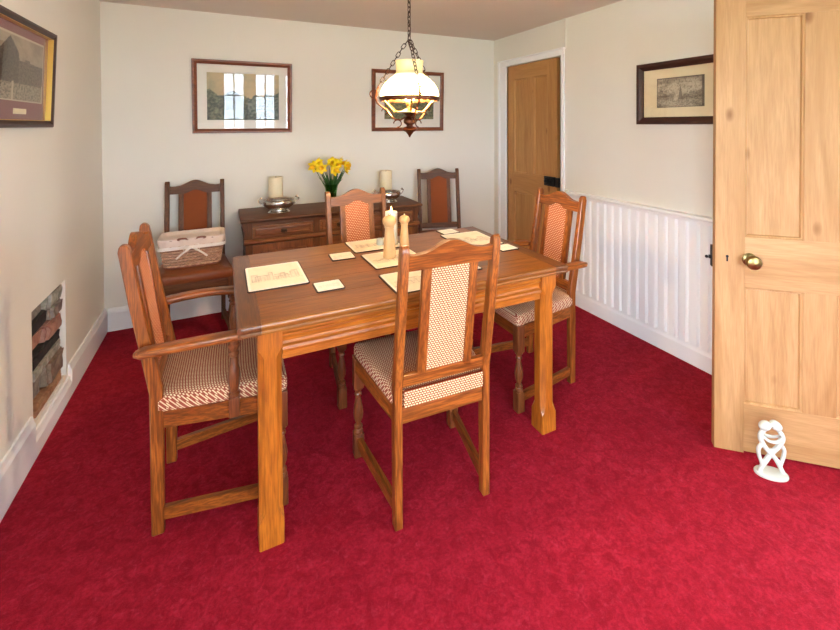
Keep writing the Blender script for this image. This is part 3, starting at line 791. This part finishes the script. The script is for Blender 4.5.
# ------------------------------------------------------------ daffodils
VX, VY = .768, 3.43
rt = root('flower_vase', (VX, VY, ZS)); tag(rt, 'clear greenish glass vase of daffodils on the middle of the sideboard', 'vase')
m = MB(); m.lathe([(0, 0), (.036, 0), (.039, .004), (.039, .05), (.043, .11), (.052, .165), (.056, .178), (.054, .178), (.049, .165), (.040, .11), (.036, .05), (.035, .008), (0, .008)], 28); m.build('glass_body', VASEG, rt)
m = MB(); m.lathe([(0, .010), (.034, .010), (.0345, .05), (.0385, .108), (0, .108)], 24); m.build('water', pane('vase_water', (.55, .72, .45, 1), 1.33), rt)
def daffodil(i, dx, dy, hz, face, tilt, label, s=1.):
    rt = root('daffodil', (VX, VY, ZS)); tag(rt, label, 'flower', 'yellow daffodils in the glass vase')
    top = Vector((dx, dy, hz)); a = Vector((-dx*.25+.006*(i % 3-1), -dy*.25+.005*((i*2) % 3-1), .014))
    mid = Vector((dx*.42, dy*.42, .17)); pts = []
    for k in range(9):
        t = k/8; pts.append(a*(1-t)**2+mid*2*t*(1-t)+top*t*t)
    m = MB(); m.tube(pts, .003, 6); m.build('flower_stem', GREEN, rt)
    Mx = Matrix.Translation(top) @ Euler((A(tilt), 0, A(face))).to_matrix().to_4x4() @ Matrix.Scale(s, 4)
    # local: flower faces -y
    m = MB(); N = 6
    for k in range(N):
        R = Matrix.Rotation(2*PI*k/N, 4, 'Y'); rings = []
        for t in [q/6 for q in range(7)]:
            w = .0125*math.sin(PI*(.12+.86*t))**.8+.0005; r = .006+.034*t; bend = .006*math.sin(PI*t)-.010*t*t
            rings.append([(-w, bend-.0, r), (0, bend-.0035, r), (w, bend, r), (0, bend+.0015, r)])
        m.loft(rings, True, R)
    m.build('petals', YELL, rt, M=Mx)
    m = MB(); n = 18; R = []
    for r, y in ((.004, .004), (.008, -.002), (.0095, -.012), (.011, -.022), (.0155, -.028), (.014, -.0275), (.009, -.02), (.006, -.008), (.001, -.004)):
        R.append([(r*(1+(.1*math.cos(6*2*PI*j/n) if y < -.02 else 0))*math.cos(2*PI*j/n), y, r*(1+(.1*math.cos(6*2*PI*j/n) if y < -.02 else 0))*math.sin(2*PI*j/n)) for j in range(n)])
    m.loft(R); m.build('trumpet', ORNG, rt, M=Mx)
    # strap leaves
    for q in range(3):
        la = i*1.05+q*2.2; m = MB(); kx = .75-.35*q/2
        tip = Vector((dx*kx+.05*math.cos(la), dy*kx+.03*math.sin(la), hz*(.86-.10*q)+.012*(i % 3)))
        rings = []
        for k in range(9):
            t = k/8; md2 = Vector((dx*.3*kx+.012*math.cos(la), dy*.3*kx+.012*math.sin(la), .17)); p = a*(1-t)**2+md2*2*t*(1-t)+tip*t*t
            w = .010*(1-t**3)+.0006; sd = Vector((math.cos(la*.5), math.sin(la*.5)*.6, 0)).normalized()
            nn = Vector((-sd.y, sd.x, 0))*.0012
            rings.append([p-sd*w, p-nn, p+sd*w, p+nn])
        m.loft(rings); m.build('leaf', LEAFM, rt)
FL = [(-.150, -.02, .335, -25, 5, 'daffodil at the far left of the bunch turned outward'),
      (-.095, -.05, .320, -8, -12, 'partly drooping daffodil second from the left of the bunch'),
      (-.105, .03, .355, 35, 8, 'daffodil behind the left pair of the bunch'),
      (.015, -.07, .305, 14, 0, 'lowest open daffodil facing forward at the front of the bunch'),
      (.012, .02, .362, 5, 18, 'tall daffodil at the top middle of the bunch'),
      (.045, -.02, .345, 22, 10, 'daffodil just right of the tallest in the bunch'),
      (.085, .03, .355, 60, 12, 'daffodil turned right at the back of the bunch'),
      (.130, -.01, .330, 48, -6, 'daffodil at the far right of the bunch'),
      (.115, -.045, .300, 70, -22, 'nodding daffodil low on the right of the bunch')]
for i, (dx, dy, hz, fc, tl, lab) in enumerate(FL): daffodil(i, dx*.92, dy, hz-.008, fc, tl, lab, 1.22)

# ------------------------------------------------------------ basket on chair
def basket():
    z0 = .4975
    rt = root('wicker_basket', (-.193, 3.335, z0), A(0)); tag(rt, 'rectangular wicker basket with white cloth liner and bow on the chair seat', 'basket')
    bw, bd, tw, td, h = .158, .09, .184, .118, .190
    def ring(t, off=0, n=96):
        a, b_ = bw+(tw-bw)*t+off, bd+(td-bd)*t+off; out = []
        r = .035; P = rrect(2*a, 2*b_, r, 6); seg = []; L = 0
        for i in range(len(P)):
            p, q = Vector(P[i]), Vector(P[(i+1) % len(P)]); seg.append((p, q, L)); L += (q-p).length
        for k in range(n):
            s = L*k/n
            for p, q, l in reversed(seg):
                if s >= l:
                    d = (q-p).length; out.append(p+(q-p)*((s-l)/d if d else 0)); break
        return out
    m = MB(); rows = 9
    for i in range(rows):
        t = (i+.5)/rows; P0 = ring(t, 0, 144); path = []
        c = Vector((0, 0))
        for k, p in enumerate(P0):
            d = p.normalized(); ph = (k/144*48)*PI+(i % 2)*PI
            q = p+d*.0050*math.sin(ph); path.append((q.x, q.y, .006+(h-.02)*t))
        m.tube(path, .0074, 6, closed=True)
    m.build('woven_side', WICK, rt)
    m = MB()
    for p0, p1 in zip(ring(0, 0, 48), ring(1, 0, 48)): m.tube([(p0.x, p0.y, .002), (p1.x, p1.y, h)], .003, 5)
    m.build('stake', WICK, rt)
    m = MB(); m.prism([tuple(p) for p in ring(0, 0, 48)], 'z', 0, .008); m.build('basket_base', WICK, rt)
    m = MB(); m.tube([(p.x, p.y, h) for p in ring(1, .002, 96)], .008, 8, closed=True)
    m.tube([(p.x, p.y, .005) for p in ring(0, .003, 96)], .006, 6, closed=True); m.build('basket_rim', WICKR, rt)
    # liner: over the rim inside and outside
    m = MB(); R = []
    for t, off, z in ((.75, .010, h-.046), (.85, .012, h-.030), (.95, .012, h-.01), (1, .011, h+.006), (1, .0, h+.011), (1, -.012, h+.006), (1, -.018, h-.006), (.95, -.03, h-.012), (.9, -.07, h-.006)):
        P_ = ring(t, off, 96); R.append([(p.x+.0022*math.sin(k*1.3+z*90), p.y+.0022*math.cos(k*1.7), z+.0035*math.sin(k*.9+t*5)*(t < .8)) for k, p in enumerate(P_)])
    m.loft(R, cap=False)
    m.prism([tuple(p) for p in ring(.9, -.068, 48)], 'z', h-.012, h-.004)
    m.build('cloth_liner', CLOTH, rt)
    # ribbon and bow
    m = MB(); m.sweep([(p.x, p.y, h-.050) for p in ring(.82, .016, 96)], rrect(.005, .022, .0018, 1), closed=True)
    yb = -td-.016
    for s in (-1, 1):
        m.sweep([(s*(.004+.045*math.sin(t*PI)*(.6+.4*math.cos(t))), yb-.006-.012*math.sin(t*PI), h-.050+.022*math.sin(2*PI*t)) for t in [k/12 for k in range(13)]], rrect(.003, .014, .001, 1), up=(0, -1, .2))
        m.sweep([(s*(.005+.085*t), yb-.008-.004*math.sin(PI*t)+.004*t, h-.052-.065*t**1.3) for t in [k/8 for k in range(9)]], rrect(.012, .003, .001, 1), up=(0, -1, 0))
    m.ball((0, yb-.008, h-.050), (.010, .007, .010)); m.build('ribbon_bow', RIBB, rt)
    for s in (-1, 1):
        m = MB(); m.tube([(s*(.03+0*t), -td-.004+(-.0)*t, h+.0) for t in (0,)]+[(s*.03, -td-.006, h+.004), (s*.035, -td-.016, h+.010), (s*.055, -td-.018, h+.012), (s*.075, -td-.016, h+.010), (s*.08, -td-.006, h+.004)], .006, 7)
        m.build('basket_handle', WICKR, rt)
basket()

# ------------------------------------------------------------ pictures
def picture(loc, rz, w, h, fw, dep, woodm, mount, art_fn, art_box, label, slip=None, tilt=0, plaque=False, nx=110, ny=80):
    """centre of wall-side back plane at loc; local -y faces the room"""
    rt = root('framed_picture', loc); rt.rotation_euler = Euler((tilt, 0, rz)); tag(rt, label, 'picture')
    m = MB(); pr = [(0, 0), (0, -dep*.8), (.003, -dep), (fw*.45, -dep), (fw*.7, -dep*.75), (fw, -dep*.55), (fw, 0)]
    R = []
    for d, y in pr: R.append([(-w/2+d, y, -h/2+d), (w/2-d, y, -h/2+d), (w/2-d, y, h/2-d), (-w/2+d, y, h/2-d)])
    R.append(R[0]); m.loft(R, cap=False); m.build('picture_frame', woodm, rt, False)
    iw, ih = w-2*fw, h-2*fw
    m = MB(); m.box(-iw/2-.002, iw/2+.002, -.006, -.001, -ih/2-.002, ih/2+.002); m.build('mount_board', mount, rt, False)
    if slip:
        m = MB(); R = []
        for d, y in ((0, -.006), (0, -dep*.85), (.0025, -dep*.85), (.003, -.006)): R.append([(-iw/2+d, y, -ih/2+d), (iw/2-d, y, -ih/2+d), (iw/2-d, y, ih/2-d), (-iw/2+d, y, ih/2-d)])
        m.loft(R, cap=False); m.build('gold_slip', slip, rt, False)
    x0, x1, z0, z1 = art_box
    o = art('print', x1-x0, z1-z0, art_fn, PRINT, rt, nx, ny); o.location = ((x0+x1)/2, -.0075, (z0+z1)/2)
    if plaque:
        m = MB(); m.box(-.065, .055, -.0085, -.006, -ih/2+.026, -ih/2+.048); m.build('caption_plaque', MOUNTC, rt, False)
    b_ = bmesh.new(); b_.faces.new([b_.verts.new(p) for p in ((-iw/2, -.011, -ih/2), (iw/2, -.011, -ih/2), (iw/2, -.011, ih/2), (-iw/2, -.011, ih/2))])
    m = MB(); m._merge(b_); m.build('picture_glass', GLASS, rt, False)
def land(u, v):   # green valley with round tree
    n = fbm(u*6, v*6, 1); f = fbm(u*28, v*28, 2)
    hill = .62-.42*u*.9+.12*fbm(u*3, .3, 3)
    sky = lerp(srgb(196, 176, 138)[:3], srgb(170, 160, 130)[:3], n+.4)
    g = lerp(srgb(62, 70, 58)[:3], srgb(120, 124, 96)[:3], .4+f*.9+n*.5)
    c = g if v < hill+.02*f else sky
    r = math.hypot((u-.34)*1.6, v-.42)
    if r < .20+.02*f: c = lerp(srgb(38, 44, 40)[:3], srgb(86, 92, 78)[:3], .3+f+.3*n)
    if u > .55 and v < .5+.15*(u-.55)+.1*fbm(u*8, 1, 6): c = lerp(srgb(70, 82, 76)[:3], srgb(126, 134, 120)[:3], .4+f)
    return c
def land2(u, v):
    n = fbm(u*5, v*5, 8); f = fbm(u*25, v*30, 9); h = .55+.12*fbm(u*3, .7, 5)
    if v > h: return lerp(srgb(170, 160, 128)[:3], srgb(136, 134, 106)[:3], n+.5)
    return lerp(srgb(84, 90, 68)[:3], srgb(138, 136, 104)[:3], .4+f+n*.4)
def town(u, v):
    n = fbm(u*5, v*5, 12); f = fbm(u*30, v*30, 13)
    c = lerp(srgb(196, 186, 164)[:3], srgb(150, 138, 120)[:3], .3+n+(.5 if v > .8 else 0))
    k = 0
    rise = .35+.5*abs(u-.48)
    if v < rise+.12*(fbm(math.floor(u*14), 1, 4)) and abs(u-.48) > .1: k = .45+.5*f
    if abs(u-.52) < .05*(1-(v-.3)*2.2) and .25 < v < .7: k = .65
    if v < .25: k = .15+.4*(f > .15)
    if abs(u-.48) > .47 or v < .02 or v > .97: k = .8
    if (fbm(u*40, v*18, 15) > .28): k = max(k, .45)
    return lerp(c, srgb(70, 60, 54)[:3], k)
def street(u, v):
    n = fbm(u*5, v*5, 22); f = fbm(u*34, v*34, 23)
    c = lerp(srgb(168, 156, 134)[:3], srgb(140, 130, 112)[:3], .4+n)
    if v > .97 or u > .985 or v < .02 or u < .015: return srgb(196, 186, 160)[:3]
    if v < .66-.14*abs(fbm(math.floor(u*9)*1.3, 2, 5)) and v > .25: c = lerp(srgb(112, 104, 92)[:3], srgb(76, 70, 62)[:3], .5+f)
    if u < .42 and v < .95-abs(u-.24)*1.2 and v > .25: c = lerp(srgb(96, 88, 78)[:3], srgb(60, 55, 50)[:3], .5+f)
    if v < .27: c = lerp(srgb(160, 150, 128)[:3], srgb(88, 82, 70)[:3], .3+f*1.2)
    if v < .3 and fbm(math.floor(u*30), 3, 3) > .2: c = srgb(186, 176, 150)[:3]
    return c
picture((.148, YB-.003, 1.652), 0, .712, .558, .034, .024, FRW['x'], MOUNTW, land, (-.258, .256, -.178, .183),
        'large brown framed landscape print on the back wall above the left of the sideboard', tilt=A(2.6))
picture((1.541, YB-.003, 1.652), 0, .715, .556, .034, .024, FRW['x'], MOUNTW, land2, (-.237, .255, -.168, .185),
        'brown framed landscape print on the back wall behind the hanging lamp', tilt=A(2.0))
picture((XR-.003, 1.661, 1.624), -PI/2, .605, .394, .046, .026, FRD['x'], MOUNTC, town, (-.162, .140, -.092, .092),
        'dark framed town engraving with cream mount on the right wall', tilt=0)
picture((XL+.004, 2.34, 1.648), PI/2, .63, .445, .030, .030, FRD['x'], MOUNTR, street, (-.225, .225, -.115, .152),
        'dark framed street engraving with maroon mount and gold slip on the left wall', slip=GOLD, tilt=A(2.5), plaque=True)

# ------------------------------------------------------------ hanging lamp
def chain(m, pts, L=.030, w=.016, r=.0021):
    """links along a polyline"""
    P_ = [Vector(p) for p in pts]; tot = sum((P_[i+1]-P_[i]).length for i in range(len(P_)-1)); n = max(1, round(tot/(L*.78)))
    def at(s):
        for i in range(len(P_)-1):
            l = (P_[i+1]-P_[i]).length
            if s <= l or i == len(P_)-2: return P_[i]+(P_[i+1]-P_[i])*(s/l), (P_[i+1]-P_[i]).normalized()
            s -= l
    for k in range(n):
        c, t = at(tot*(k+.5)/n); q = t.to_track_quat('Z', 'Y'); M = Matrix.Translation(c) @ q.to_matrix().to_4x4() @ Matrix.Rotation(PI/2*(k % 2)+.4, 4, 'Z')
        hw, hl = w/2, L/2; path = []
        for j in range(14):
            a = 2*PI*j/14; path.append((hw*math.cos(a), 0, (hl-hw)*(1 if math.sin(a) > 0 else -1)*(abs(math.sin(a)) > 1e-6)+hw*math.sin(a)))
        m.tube(path, r, 5, closed=True, M=M)
def lamp():
    X, Y = .82, 1.94
    rt = root('hanging_lamp', (X, Y, 0)); tag(rt, 'lit copper and brass oil style pendant lamp with white glass shade hanging over the table', 'lamp')
    m = MB(); m.lathe([(.064, 1.740), (.070, 1.743), (.067, 1.732), (.065, 1.70), (.066, 1.686), (.075, 1.673), (.097, 1.655), (.120, 1.633), (.137, 1.604), (.143, 1.582), (.141, 1.566), (.138, 1.566), (.139, 1.582), (.133, 1.602), (.116, 1.629), (.094, 1.650), (.072, 1.668), (.062, 1.684), (.061, 1.70), (.064, 1.740)], 40)
    tag(m.build('lamp_shade', OPAL, rt, ang=60), 'white opal glass shade')
    m = MB(); n = 72; R = []
    for r, z, a in ((.138, 1.566, 0), (.146, 1.568, 0), (.149, 1.560, 0), (.146, 1.551, 1), (.139, 1.549, 1), (.137, 1.558, 0)):
        R.append([(r*math.cos(2*PI*j/n), r*math.sin(2*PI*j/n), z-(.005*abs(math.sin(12*2*PI*j/n)) if a else 0)) for j in range(n)])
    R.append(R[0]); m.loft(R, cap=False); m.build('gallery_ring', COPP, rt)
    m = MB(); m.ball((0, 0, 1.575), (.030, .030, .034), 14); m.build('light_bulb', BULB, rt)
    m = MB(); m.lathe([(.012, 1.52), (.016, 1.522), (.020, 1.545), (.017, 1.552), (.0, 1.552)], 16); m.build('bulb_holder', BRASS, rt)
    az = [A(142), A(262), A(22)]
    m = MB()
    for a in [k*PI/3+.2 for k in range(6)]:
        c, s_ = math.cos(a), math.sin(a)
        m.sweep([(r*c, r*s_, z) for r, z in ((.139, 1.555), (.120, 1.535), (.098, 1.512), (.078, 1.497), (.05, 1.492), (.02, 1.492))], rrect(.010, .0025, .001, 1))
    m.lathe([(.074, 1.496), (.080, 1.494), (.080, 1.489), (.074, 1.489)], 32)
    m.build('glass_cradle', BRASS, rt)
    m = MB(); m.lathe([(0, 1.520), (.012, 1.520), (.014, 1.510), (.040, 1.500), (.044, 1.492), (.030, 1.484), (.018, 1.476), (.016, 1.470), (.026, 1.462), (.031, 1.450), (.028, 1.438), (.016, 1.430), (.015, 1.424), (.034, 1.418), (.040, 1.410), (.034, 1.402), (.020, 1.396), (.014, 1.388), (.008, 1.380), (.004, 1.372), (0, 1.368)], 24)
    m.build('lamp_fount', COPP, rt)
    for k, a in enumerate(az):
        c, s_ = math.cos(a), math.sin(a)
        m = MB()
        pr = [(.020, 1.470), (.045, 1.455), (.075, 1.458), (.098, 1.478), (.118, 1.505), (.145, 1.522), (.168, 1.540), (.176, 1.570), (.170, 1.600), (.160, 1.622)]
        m.tube([(r*c, r*s_, z) for r, z in pr], .0042, 7)
        m.tube([((.185+.020*math.cos(t))*c, (.185+.020*math.cos(t))*s_, 1.585+.020*math.sin(t)) for t in [2*PI*j/16 for j in range(16)]], .003, 6, closed=True)
        m.tube([((.062+.020*math.cos(t))*c, (.062+.020*math.cos(t))*s_, 1.437+.018*math.sin(t)) for t in [2*PI*j/16 for j in range(13)]], .003, 6)
        m.tube([((.128+.016*math.cos(t))*c, (.128+.016*math.cos(t))*s_, 1.498+.014*math.sin(t)) for t in [2*PI*j/16 for j in range(13)]], .0028, 6)
        m.build('scroll_arm', COPP, rt)
        m = MB(); chain(m, [(.160*c, .160*s_, 1.625), (.03*c, .03*s_, 1.815), (.006*c, .006*s_, 1.845)]); m.build('support_chain', CHAINM, rt)
    m = MB(); chain(m, [(0, 0, 1.845), (0, 0, H-.03)]); m.build('hanging_chain', CHAINM, rt)
    m = MB(); m.tube([(.006*math.cos(k*.55), .006*math.sin(k*.55), 1.80+k*(H-.02-1.80)/50) for k in range(51)], .0026, 6); m.build('flex_cord', plain('brown_cord', srgb(84, 66, 54), .6), rt)
    m = MB(); m.lathe([(0, H), (.05, H), (.052, H-.006), (.04, H-.018), (.012, H-.03), (0, H-.03)], 24); m.build('ceiling_rose', BRASS, rt)
lamp()

# ------------------------------------------------------------ figurine by the door
def figurine():
    rt = root('couple_figurine', (1.982, .938, 0), A(-43)); tag(rt, 'white abstract figurine of two embracing figures on the carpet by the open door', 'figurine')
    m = MB(); R = []
    for z, k in ((0, .97), (.003, 1), (.010, 1), (.014, .95), (.015, .8)): R.append([(.060*k*math.cos(2*PI*j/32), .034*k*math.sin(2*PI*j/32), z) for j in range(32)])
    m.loft(R); m.build('figurine_base', CERAM, rt)
    m = MB()
    def tb(pts, r, sc=None):
        P_ = [Vector(p) for p in pts]; out = []; S_ = []
        n = len(P_)
        for i in range(n-1):
            p0, p1, p2, p3 = P_[max(0, i-1)], P_[i], P_[i+1], P_[min(n-1, i+2)]
            for k in range(6):
                t = k/6; out.append(.5*((2*p1)+(p2-p0)*t+(2*p0-5*p1+4*p2-p3)*t*t+(3*p1-p0-3*p2+p3)*t**3))
                a, b_ = (sc[i], sc[i+1]) if sc else (1, 1); S_.append(a+(b_-a)*t)
        out.append(P_[-1]); S_.append(sc[-1] if sc else 1)
        m.tube(out, r, 10, scale=S_)
    for s in (-1, 1):
        y = s*.006
        # head, leaning together
        m.ball((s*.021-.004, y, .203), (.024, .020, .018), 12, Matrix.Rotation(s*.45, 4, 'Y'))
        # neck, shoulder, outer flank, knee, foot
        tb([(s*.020, y, .192), (s*.036, y, .172), (s*.040, y, .150), (s*.026, y, .118), (s*.004, y*.5, .092), (-s*.020, -y, .062), (-s*.036, -y, .030), (-s*.044, -y, .012)], .0105, [.7, .95, 1, .95, .9, .95, .85, .9])
        tb([(s*.030, y*1.5, .135), (s*.047, y*1.5, .108), (s*.045, y*1.5, .078), (s*.034, y, .040), (s*.040, y, .012)], .0082, [.9, 1, .95, .9, .95])
        # arm wrapping the partner
        tb([(s*.036, -y*1.5, .168), (s*.014, -y*2.6, .150), (-s*.012, -y*2.8, .148), (-s*.030, -y*2, .158)], .0068, [1, 1, .95, .8])
    m.ball((0, 0, .096), (.014, .012, .014), 10)
    o = m.build('entwined_bodies', CERAM, rt)
    md = o.modifiers.new('r', 'REMESH'); md.mode = 'VOXEL'; md.voxel_size = .0022; md.use_smooth_shade = True
    sm = o.modifiers.new('s', 'SMOOTH'); sm.iterations = 4; sm.factor = .5
figurine()

# ------------------------------------------------------------ outside the windows
m = MB(); m.box(-9, 9, -12, YF-.4, -.25, -.15); tag(m.build('ground', plain('lawn_green', srgb(96, 128, 60), .9)), kind='structure')
m = MB(); m.box(-9, XL-.45, YF-.4, 6, -.25, -.15); tag(m.build('ground', plain('lawn_green_side', srgb(96, 128, 60), .9)), kind='structure')

# ------------------------------------------------------------ light
w = bpy.data.worlds.new('sky'); S.world = w; w.use_nodes = True
bg = w.node_tree.nodes['Background']; bg.inputs['Color'].default_value = (.76, .88, 1, 1); bg.inputs['Strength'].default_value = 9
def portal(loc, rot, sx, sy):
    l = bpy.data.lights.new('window_portal', 'AREA'); l.shape = 'RECTANGLE'; l.size = sx; l.size_y = sy; l.cycles.is_portal = True
    o = bpy.data.objects.new('window_portal', l); COL.objects.link(o); o.location = loc; o.rotation_euler = rot
portal((.74, YF-.26, 1.29), (A(-90), 0, A(180)), 1.5, 1.36)
portal((XL-.31, -.625, 1.15), (A(90), 0, A(-90)), 1.35, 1.4)
portal((XR+1.21, .2, 1.15), (A(90), 0, A(90)), 1.5, 1.7)
for o in bpy.data.objects:
    if o.name.startswith('window_portal'):
        pass
pl = bpy.data.lights.new('lamp_bulb_light', 'POINT'); pl.energy = 13; pl.color = (1, .72, .42); pl.shadow_soft_size = .03
po = bpy.data.objects.new('lamp_bulb_light', pl); COL.objects.link(po); po.location = (.82, 1.94, 1.62)

# ------------------------------------------------------------ camera
f_, cx_, cy_, yaw, pitch, roll = 427.81, 435.37, 130.80, 26.347, .804, -.2337
a, b, r = A(yaw), A(pitch), A(roll)
F = Vector((math.sin(a)*math.cos(b), math.cos(a)*math.cos(b), -math.sin(b))); Rt = Vector((math.cos(a), -math.sin(a), 0)); U = Rt.cross(F)
R2 = Rt*math.cos(r)+U*math.sin(r); U2 = U*math.cos(r)-Rt*math.sin(r)
cam = bpy.data.cameras.new('camera'); co = bpy.data.objects.new('camera', cam); COL.objects.link(co)
Mx = Matrix((R2, U2, -F)).transposed().to_4x4(); Mx.translation = (0, 0, 1.43); co.matrix_world = Mx
cam.sensor_width = 36; cam.lens = f_/840*36; cam.shift_x = (420-cx_)/840; cam.shift_y = -(315-cy_)/840; cam.clip_start = .02
S.camera = co
S.view_settings.view_transform = 'Standard'; S.view_settings.look = 'None'; S.view_settings.gamma = 1; S.view_settings.exposure = EXPO
S.cycles.max_bounces = 10; S.cycles.diffuse_bounces = 6; S.cycles.transparent_max_bounces = 12
S.cycles.sample_clamp_indirect = 8
S.cycles.use_denoising = True
